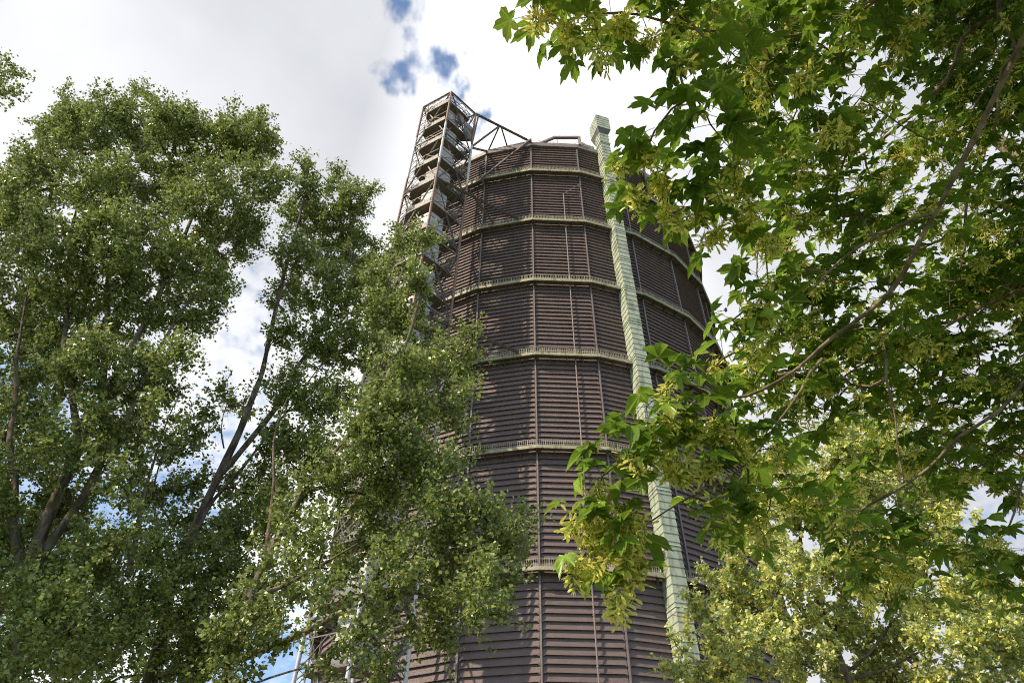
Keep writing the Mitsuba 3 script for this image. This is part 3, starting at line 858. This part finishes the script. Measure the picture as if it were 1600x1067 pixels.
poplar('poplar standing beyond the left edge, only a twig of small leaves showing in the sky', 14, 9.5,
       [(-330, 700), (-290, 450), (-250, 250), (-220, 80)],
       [([(-300, 500), (-200, 330), (-100, 200), (-30, 150), (5, 130)], .05, .006)],
       [(-30, 150, 26), (2, 120, 12), (18, 112, 9), (6, 145, 10), (-60, 135, 40), (-110, 200, 50), (-160, 280, 60), (-200, 350, 70), (-260, 430, 90), (-200, 500, 80), (-330, 560, 140), (-300, 300, 70), (-380, 420, 110), (-300, 640, 110), (-400, 560, 130), (-450, 450, 120), (-250, 700, 100), (-430, 680, 130), (-300, 760, 120), (-230, 600, 80)],
       15, 80, tr=.2, jitter=.3)

poplar('low sunlit thicket tree glimpsed behind the poplar trunks at lower left', 15, 24.0,
       [(120, 1060), (130, 980), (150, 900), (170, 820)], [([(125, 1020), (60, 930), (20, 860)], .07, .02), ([(130, 990), (220, 930), (300, 880)], .07, .02)],
       [(20, 830, 45), (90, 860, 55), (170, 860, 55), (60, 950, 70), (160, 960, 70), (260, 960, 60), (40, 1040, 60), (140, 1050, 60), (250, 1050, 60), (330, 1010, 45), (280, 890, 35)],
       16, 80, size=.10, colours=[(.17, .25, .04), (.13, .21, .035), (.2, .27, .06), (.09, .15, .03)], name='thicket_tree')

poplar('yellow-green tree laden with seed bunches at the lower right, in front of the gasometer foot', 16, 17.0,
       [(1330, 1066), (1305, 1010), (1285, 960), (1262, 900), (1245, 830), (1260, 760)],
       [([(1310, 1020), (1240, 930), (1180, 870), (1130, 850)], .035, .01), ([(1300, 1000), (1320, 900), (1350, 800), (1380, 730)], .035, .01), ([(1320, 1050), (1400, 960), (1480, 890), (1540, 860)], .035, .01),
        ([(1325, 1060), (1200, 1010), (1110, 980), (1050, 960)], .035, .01), ([(1330, 1060), (1430, 1020), (1520, 980), (1600, 950)], .035, .01), ([(1290, 970), (1225, 880), (1160, 800)], .025, .008)],
       [(1078, 945, 16), (1066, 1000, 20), (1056, 1050, 26), (1115, 905, 24), (1125, 970, 42), (1120, 1045, 48), (1150, 870, 26), (1175, 925, 46), (1170, 1010, 55), (1190, 840, 40), (1230, 800, 42), (1240, 900, 55), (1250, 1000, 60), (1280, 740, 50), (1320, 690, 46), (1250, 770, 40), (1350, 710, 46), (1215, 805, 36), (1400, 715, 44), (1290, 790, 50), (1450, 775, 48), (1500, 850, 45), (1350, 780, 50), (1310, 668, 26), (1370, 672, 26), (1310, 820, 55), (1320, 920, 60), (1330, 1030, 60), (1370, 760, 45), (1390, 860, 60), (1400, 960, 62), (1410, 1050, 60), (1450, 830, 45), (1470, 930, 60), (1490, 1030, 60), (1530, 940, 45), (1560, 1010, 55), (1590, 960, 40), (1620, 1050, 50), (1430, 740, 36)],
       27, 120, size=.098, spread=.42, tr=.13, colours=[(.34, .42, .15), (.42, .48, .24), (.66, .68, .18), (.70, .60, .22), (.24, .33, .11)], weights=(.27, .20, .32, .08, .13), name='broadleaf_tree')

# ------------------------------------------------------------------ foreground maple
mp = thing('maple_tree', 'near maple whose large lobed leaves and winged seeds hang in from the right', 'tree')
rng = np.random.default_rng(77)


def lobed_leaf(seed, k=1.0):
    """Five-lobed leaf, 1 long from the stalk joint to the tip; a fan of creased facets."""
    g_ = np.random.default_rng(seed)
    tips_ = [(-24, .56), (32, .90), (90, 1.0), (148, .90), (204, .56)]
    pts, zz = [(-70, .20)], [.02]
    tips_ = [(a_ + g_.uniform(-3, 3), r * g_.uniform(.93, 1.07)) for a_, r in tips_]
    for i, (a_, r) in enumerate(tips_):
        w = 21 if 0 < i < 4 else 20
        pts += [(a_ - w, r * .68), (a_ - w * .72, r * .80), (a_ - w * .42, r * .80), (a_, r), (a_ + w * .42, r * .80), (a_ + w * .72, r * .80), (a_ + w, r * .68)]
        zz += [.0, -.05, -.05, -.16, -.05, -.05, .0]
        if i < 4:
            b_, r2 = tips_[i + 1]
            pts.append(((a_ + b_) / 2 + g_.uniform(-2, 2), min(r, r2) * (.52 if 0 < i < 3 else .60))); zz.append(.06)
    pts.append((250, .20)); zz.append(.02)
    pts = [(0, 0)] + [(r * math.cos(math.radians(a)), r * math.sin(math.radians(a))) for a, r in pts]
    pts = np.array(pts); zz = np.r_[0, np.array(zz) * g_.uniform(.6, 1.7)]
    curl = g_.uniform(-.25, .45)
    zz = zz - curl * pts[:, 1] ** 2 + g_.uniform(-.12, .12) * pts[:, 0] + g_.uniform(-.45, .30) * pts[:, 0] ** 2
    v = np.c_[pts * np.array([.84, .92]), zz]
    n = len(v)
    f = [(0, i, i + 1) for i in range(1, n - 1)]
    return v, np.array(f), pts


LEAVES = [lobed_leaf(s) for s in range(9)]


def seed_pair():
    """Two winged nuts joined at the stalk: thick nut, thin papery blade."""
    v, f, uv = [], [], []
    for sg in (-1, 1):
        n0 = len(v)
        outl = [(0, 0), (.14, .09), (.30, .05), (.60, .20), (.88, .22), (1.0, .05), (.86, -.17), (.52, -.16), (.26, -.07), (.12, -.08)]
        for x, y_ in outl:
            v.append((sg * x * .80, -x * .62 + y_ * .8, .03 * math.sin(x * 3))); uv.append((x, y_))
        for i in range(1, 9):
            f.append((n0, n0 + i, n0 + i + 1) if sg > 0 else (n0, n0 + i + 1, n0 + i))
        for zt in (.07, -.07):
            v.append((sg * .15, -.11, zt)); uv.append((.05, 0))
            q0 = len(v) - 1
            f += [(n0, n0 + 1, q0), (n0 + 1, n0 + 2, q0), (n0 + 2, n0 + 8, q0), (n0 + 8, n0 + 9, q0), (n0 + 9, n0, q0)]
    return np.array(v), np.array(f), np.array(uv)


SEED = seed_pair()
mt = Tree(rng)
trunk_pts = [(5.6, 3.2, 0), (5.55, 3.3, 1.5), (5.45, 3.5, 3.2), (5.4, 3.6, 5), (5.2, 3.8, 7.2), (5.1, 4.1, 9.5)]
mt.limb(trunk_pts, .20, .05, step=.3)


def mlimb(pts, r0, r1, root=None):
    P = [at_r(*p_) for p_ in pts]
    if root is not None:
        P = [np.array([5.6 - .05 * root, 3.1 + .1 * root, root])] + P
    mt.limb(P, r0 * .68, r1 * .8, step=.10, wob=.11, freq=3.0)


mlimb([(1660, -20, 5.0), (1590, 90, 4.8), (1530, 200, 4.5), (1482, 298, 4.3), (1462, 336, 4.2), (1412, 432, 4.05), (1352, 492, 3.95), (1285, 560, 3.85), (1215, 600, 3.75), (1140, 622, 3.6)], .040, .010, 4.2)
mlimb([(1463, 333, 4.2), (1424, 342, 4.15), (1386, 372, 4.1), (1338, 396, 4.05), (1312, 432, 4.0), (1250, 470, 3.9)], .016, .006)
mlimb([(1700, 420, 5.6), (1600, 462, 5.4), (1540, 490, 5.2), (1475, 515, 5.0), (1400, 570, 4.8), (1330, 640, 4.6)], .030, .010, 3.4)
mlimb([(1700, 520, 4.6), (1585, 602, 4.4), (1530, 660, 4.3), (1470, 712, 4.2), (1414, 750, 4.1), (1340, 800, 4.0)], .026, .007, 2.8)
mlimb([(1640, -60, 6.5), (1555, 0, 6.3), (1508, 60, 6.1), (1470, 130, 5.9), (1400, 200, 5.6), (1320, 260, 5.3)], .040, .012, 5.4)
mlimb([(1660, 20, 5.6), (1600, 60, 5.5), (1562, 150, 5.4), (1530, 235, 5.2), (1500, 320, 5.0), (1500, 420, 4.9)], .025, .008, 4.6)
mlimb([(1560, -90, 4.6), (1400, -20, 4.3), (1330, 25, 4.1), (1240, 50, 3.9), (1150, 62, 3.8), (1050, 40, 3.6), (940, 22, 3.4)], .030, .006, 4.8)
mlimb([(1285, 560, 3.85), (1215, 660, 3.55), (1150, 735, 3.3), (1090, 772, 3.15), (1040, 800, 3.05), (1000, 826, 3.0)], .011, .004)
mlimb([(1140, 622, 3.6), (1080, 600, 3.4), (1040, 590, 3.3)], .008, .004)
mlimb([(1385, 560, 4.0), (1392, 640, 3.95), (1398, 700, 3.9), (1412, 748, 3.9)], .010, .005)
mlimb([(1700, 700, 5.4), (1600, 720, 5.2), (1585, 780, 5.1), (1560, 850, 5.0), (1500, 880, 4.8)], .016, .005, 2.6)

# leaf sprays: picture position of the shoot tip, distance along the sight line, leaves, seed bunches
SPRAYS = []


def spray(px, py, d, leaves=6, seeds=1):
    SPRAYS.append((at_r(px, py, d), leaves, seeds))


for a in ((845, 22, 3.3, 4, 2), (880, 45, 3.3, 5, 2), (920, 20, 3.4, 5, 2), (935, 70, 3.3, 5, 1), (960, 40, 3.5, 4, 2), (905, -20, 3.4, 6, 1), (990, 10, 3.5, 5, 1), (1015, 55, 3.5, 3, 2),
          (1050, 20, 3.5, 6, 1), (1060, 105, 3.3, 6, 0), (1100, 60, 3.4, 6, 0), (1050, 170, 3.2, 5, 0), (1085, 150, 3.2, 6, 0), (1110, 195, 3.2, 6, 0), (1010, 235, 3.2, 5, 2), (985, 250, 3.2, 4, 1),
          (1040, 270, 3.3, 3, 2), (1090, 250, 3.2, 6, 0), (1000, 300, 3.2, 4, 1), (1040, 330, 3.2, 4, 2), (1085, 320, 3.2, 6, 1), (1130, 280, 3.2, 6, 1), (1115, 360, 3.3, 3, 2),
          (1150, 240, 3.3, 6, 1), (1180, 300, 3.3, 6, 1), (1190, 370, 3.4, 6, 1), (1150, 330, 3.4, 4, 2), (1200, 440, 3.4, 6, 1), (1185, 480, 3.4, 6, 2), (1145, 500, 3.3, 5, 0), (1180, 540, 3.3, 6, 1),
          (1130, 560, 3.4, 6, 1), (1080, 590, 3.2, 5, 0), (1050, 600, 3.1, 5, 1), (1010, 635, 3.1, 4, 0), (1040, 650, 3.1, 5, 2), (1020, 690, 3.1, 3, 3), (1080, 650, 3.2, 6, 2), (1060, 720, 3.1, 4, 3), (1120, 650, 3.3, 6, 2), (1110, 710, 3.2, 5, 2),
          (1150, 690, 3.3, 6, 2), (1170, 760, 3.4, 7, 1), (1120, 770, 3.3, 4, 2), (1190, 820, 3.4, 6, 1), (1095, 800, 3.1, 5, 0), (1150, 830, 3.4, 5, 0), (1240, 760, 3.5, 6, 1), (1220, 700, 3.4, 6, 2), 
          (985, 715, 3.0, 5, 1), (960, 700, 3.0, 5, 0), (940, 745, 3.0, 4, 1), (908, 800, 3.0, 3, 2), (940, 800, 3.0, 3, 3), (975, 790, 3.0, 3, 3), (925, 830, 3.0, 4, 2), (990, 835, 3.0, 4, 2), (965, 850, 2.95, 4, 1), (905, 860, 2.95, 1, 2), (985, 880, 2.95, 2, 2), (950, 925, 2.95, 0, 2),
          (1300, 800, 3.7, 5, 1), (1340, 860, 3.8, 6, 1), (1400, 880, 3.9, 6, 1), (1350, 900, 3.8, 5, 1), (1430, 830, 4, 6, 0), (1460, 780, 4.1, 6, 1), (1330, 740, 3.7, 6, 1), (1420, 920, 3.9, 4, 1),
          (1520, 870, 4.7, 6, 0), (1570, 900, 4.8, 6, 0), (1550, 830, 4.8, 5, 1), (1595, 860, 4.9, 6, 0), (1490, 850, 4.6, 5, 1), (1590, 760, 5, 5, 0), (1300, 20, 3.9, 6, 0), (1240, 30, 3.8, 6, 0), (1180, 20, 3.7, 7, 0), (1160, 100, 3.6, 6, 1), (1250, 110, 3.6, 6, 2), (1280, 200, 3.6, 6, 2)):
    spray(*a)
NEAR = len(SPRAYS)
# the body of the canopy, further up and further in
BODY = [(1120, 30, 60, 4.3), (1220, 40, 70, 4.5), (1340, 40, 70, 4.8), (1180, 140, 70, 4.2), (1290, 150, 80, 4.4), (1200, 240, 70, 4.2), (1300, 280, 80, 4.5), (1230, 350, 60, 4.2), (1330, 380, 70, 4.5), (1240, 450, 60, 4.2), (1340, 480, 80, 4.6),
        (1440, 250, 80, 5.5), (1420, 380, 80, 5.2), (1540, 60, 70, 6.8), (1580, 150, 60, 6.6), (1450, 90, 60, 6.5), (1500, 180, 60, 6.4), (1570, 300, 70, 6.2), (1520, 400, 80, 5.8), (1590, 420, 60, 6.0), (1470, 480, 80, 5.4), (1560, 520, 80, 5.6), (1400, 540, 80, 5.0),
        (1250, 540, 70, 4.2), (1320, 590, 70, 4.5), (1210, 620, 60, 4.0), (1420, 630, 80, 5.0), (1520, 630, 80, 5.3), (1590, 650, 60, 5.5), (1270, 640, 60, 4.2), (1480, 720, 60, 5.0), (1560, 730, 50, 5.2), (1200, 720, 50, 3.9), (1340, 820, 50, 4.3), (1530, 900, 35, 5.0),
        (1650, 100, 120, 6.5), (1680, 350, 130, 6.2), (1690, 600, 120, 6.0), (1400, -80, 100, 5.2), (1600, -120, 110, 6.4), (1200, -80, 80, 4.4), (1010, -50, 50, 3.6)]
for px, py, r, d in BODY:
    c = at_r(px, py, d); rm = r * d / FOCAL
    v = unit(c - EYE); s = unit(np.cross(v, Z)); t2 = np.cross(s, v)
    n = int(128 * rm * rm) + 3
    q_ = unit(rng.normal(size=(n, 3))) * rng.uniform(.05, 1, (n, 1)) ** (1 / 2.4)
    for w in c + rm * (q_[:, :1] * s + q_[:, 1:2] * t2 + q_[:, 2:] * v * 1.5):
        SPRAYS.append((w, int(rng.integers(4, 8)), int(rng.choice([0, 1, 2], p=[.38, .34, .28]))))
for x_, y2, z_, r_ in ((1.5, .4, 6.4, .9), (2.7, .8, 6.4, .9), (2.4, 1.5, 7.6, 1.0), (3.3, 0.2, 5.8, .9), (3.6, 1.6, 7.4, 1.0), (2.0, -.6, 5.8, .9), (1.0, -.3, 5.6, .7), (1.7, 1.0, 7.6, .8), (3.2, 2.2, 8.6, 1.0), (4.4, 2.0, 8.2, 1.0)):   # boughs over the photographer's head
    for w in np.array([x_, y2, z_]) + r_ * unit(rng.normal(size=(130, 3))) * rng.uniform(.2, 1, (130, 1)):
        SPRAYS.append((w, 6, 0))
tips = np.array([s_[0] for s_ in SPRAYS])
mt.grow(tips, seg=.12, rise=.15, bend=.2)
for i, (P_, R_) in enumerate(mt.limbs):
    part(mp, 'trunk' if i == 0 else 'branch', tube(P_, R_, 10), 'maple_bark', smooth=True)
part(mp, 'twigs', mt.wood(tip_r=.0022, power=.42, cap=.014, sides=5), 'maple_bark', kind='stuff', smooth=True)
dirs = mt.tips_dir()
leaf_m, leaf_k, seed_m, stalks = [], [], [], []
for si, ((c, nl, ns), dv) in enumerate(zip(SPRAYS, dirs)):
    ns = ns * 2 + int(si % 3 == 0 and nl > 0) if si < NEAR else ns
    dv = unit(dv + np.array([0, 0, -.15]))
    side = unit(np.cross(dv, Z + rng.normal(0, .2, 3)))
    for i in range(nl):
        node = c - dv * (i // 2) * .05
        sg = 1 if i % 2 else -1
        ax = unit(dv * rng.uniform(.1, .8) + side * sg * rng.uniform(.4, 1.0) + Z * rng.uniform(-.35, .35) + rng.normal(0, .25, 3))
        pl = rng.uniform(.06, .15)
        j = node + ax * pl
        tip = unit(ax + Z * rng.uniform(-1.1, -.1) + rng.normal(0, .25, 3))
        nrm = Z * rng.uniform(.5, 1.3) + SUN * .55 + rng.normal(0, .42, 3)
        A = frames(nrm[None], tip[None])[0]
        m = np.eye(4); m[:3, :3] = A * (rng.uniform(.070, .150) if si < NEAR else rng.uniform(.052, .118)); m[:3, 3] = j
        leaf_m.append(m); leaf_k.append(int(rng.integers(0, 9)))
        stalks.append((np.array([node, (node + j) / 2 + Z * .012, j]), .0016))
    for _ in range(ns):
        base = c + rng.normal(0, .02, 3)
        hang = unit(np.array([rng.normal(0, .35), rng.normal(0, .35), -1.0]))
        L = rng.uniform(.07, .15)
        stalks.append((np.array([base, base + hang * L * .5 + rng.normal(0, .008, 3), base + hang * L]), .0016))
        for q2 in range(int(rng.integers(10, 19))):
            u_ = rng.uniform(.25, 1.05)
            p0 = base + hang * L * u_
            ax = unit(rng.normal(size=3) + np.array([0, 0, -.3]))
            p1 = p0 + ax * rng.uniform(.012, .035)
            if q2 % 2:
                stalks.append((np.array([p0, p1]), .0009))
            nrm = rng.normal(size=3) * .8
            tip = Z * .9 - ax * .6 + rng.normal(0, .3, 3)          # wings droop from the joint
            A = frames(nrm[None], tip[None])[0]
            m = np.eye(4); m[:3, :3] = A * rng.uniform(.038, .056); m[:3, 3] = p1
            seed_m.append(m)
leaf_m, seed_m, leaf_k = np.array(leaf_m), np.array(seed_m), np.array(leaf_k)


def shown_size(ms):
    x, y_, w = project(ms[:, :3, 3])
    ok = (w > .2) & (x > 0) & (x < 1600) & (y_ > 0) & (y_ < 1067)
    return np.where(ok, np.linalg.norm(ms[:, :3, 0], axis=1) / np.maximum(w, .2), 0)


def emit(name, ms, kinds, meshes, bsdf, uvs, rest_name):
    order = np.argsort(-shown_size(ms), kind='stable')
    dicts = [ply((v_, f_), bsdf, smooth=True, uv=u_) for (v_, f_), u_ in zip(meshes, uvs)]
    for i in order[:300]:
        part(mp, name, dicts[kinds[i]], None, to_world=T(ms[i]))
    V, F, U, n = [], [], [], 0
    for kk, (v_, f_) in enumerate(meshes):
        mm = ms[[i for i in order[300:] if kinds[i] == kk]]
        if not len(mm):
            continue
        V.append((np.einsum('nij,kj->nki', mm[:, :3, :3], v_) + mm[:, None, :3, 3]).reshape(-1, 3))
        F.append((f_[None] + (np.arange(len(mm)) * len(v_))[:, None, None]).reshape(-1, 3) + n)
        U.append(np.tile(uvs[kk], (len(mm), 1))); n += len(V[-1])
    part(mp, rest_name, (np.vstack(V), np.vstack(F)), bsdf, kind='stuff', smooth=True, uv=np.vstack(U))


emit('leaf', leaf_m, leaf_k, [(l[0], l[1]) for l in LEAVES], 'maple_leaf', [l[2] for l in LEAVES], 'leaf_mass')
emit('winged_seed', seed_m, np.zeros(len(seed_m), int), [(SEED[0], SEED[1])], 'seed_skin', [SEED[2]], 'seed_mass')
part(mp, 'leaf_stalks', join([tube(P_, r_, 3) for P_, r_ in stalks]), 'young_shoot', kind='stuff', smooth=True)
print('maple leaves', len(leaf_m), 'seeds', len(seed_m))
print('triangles', sum(len(w[1]) for w in meshkit.WRITTEN.values()))
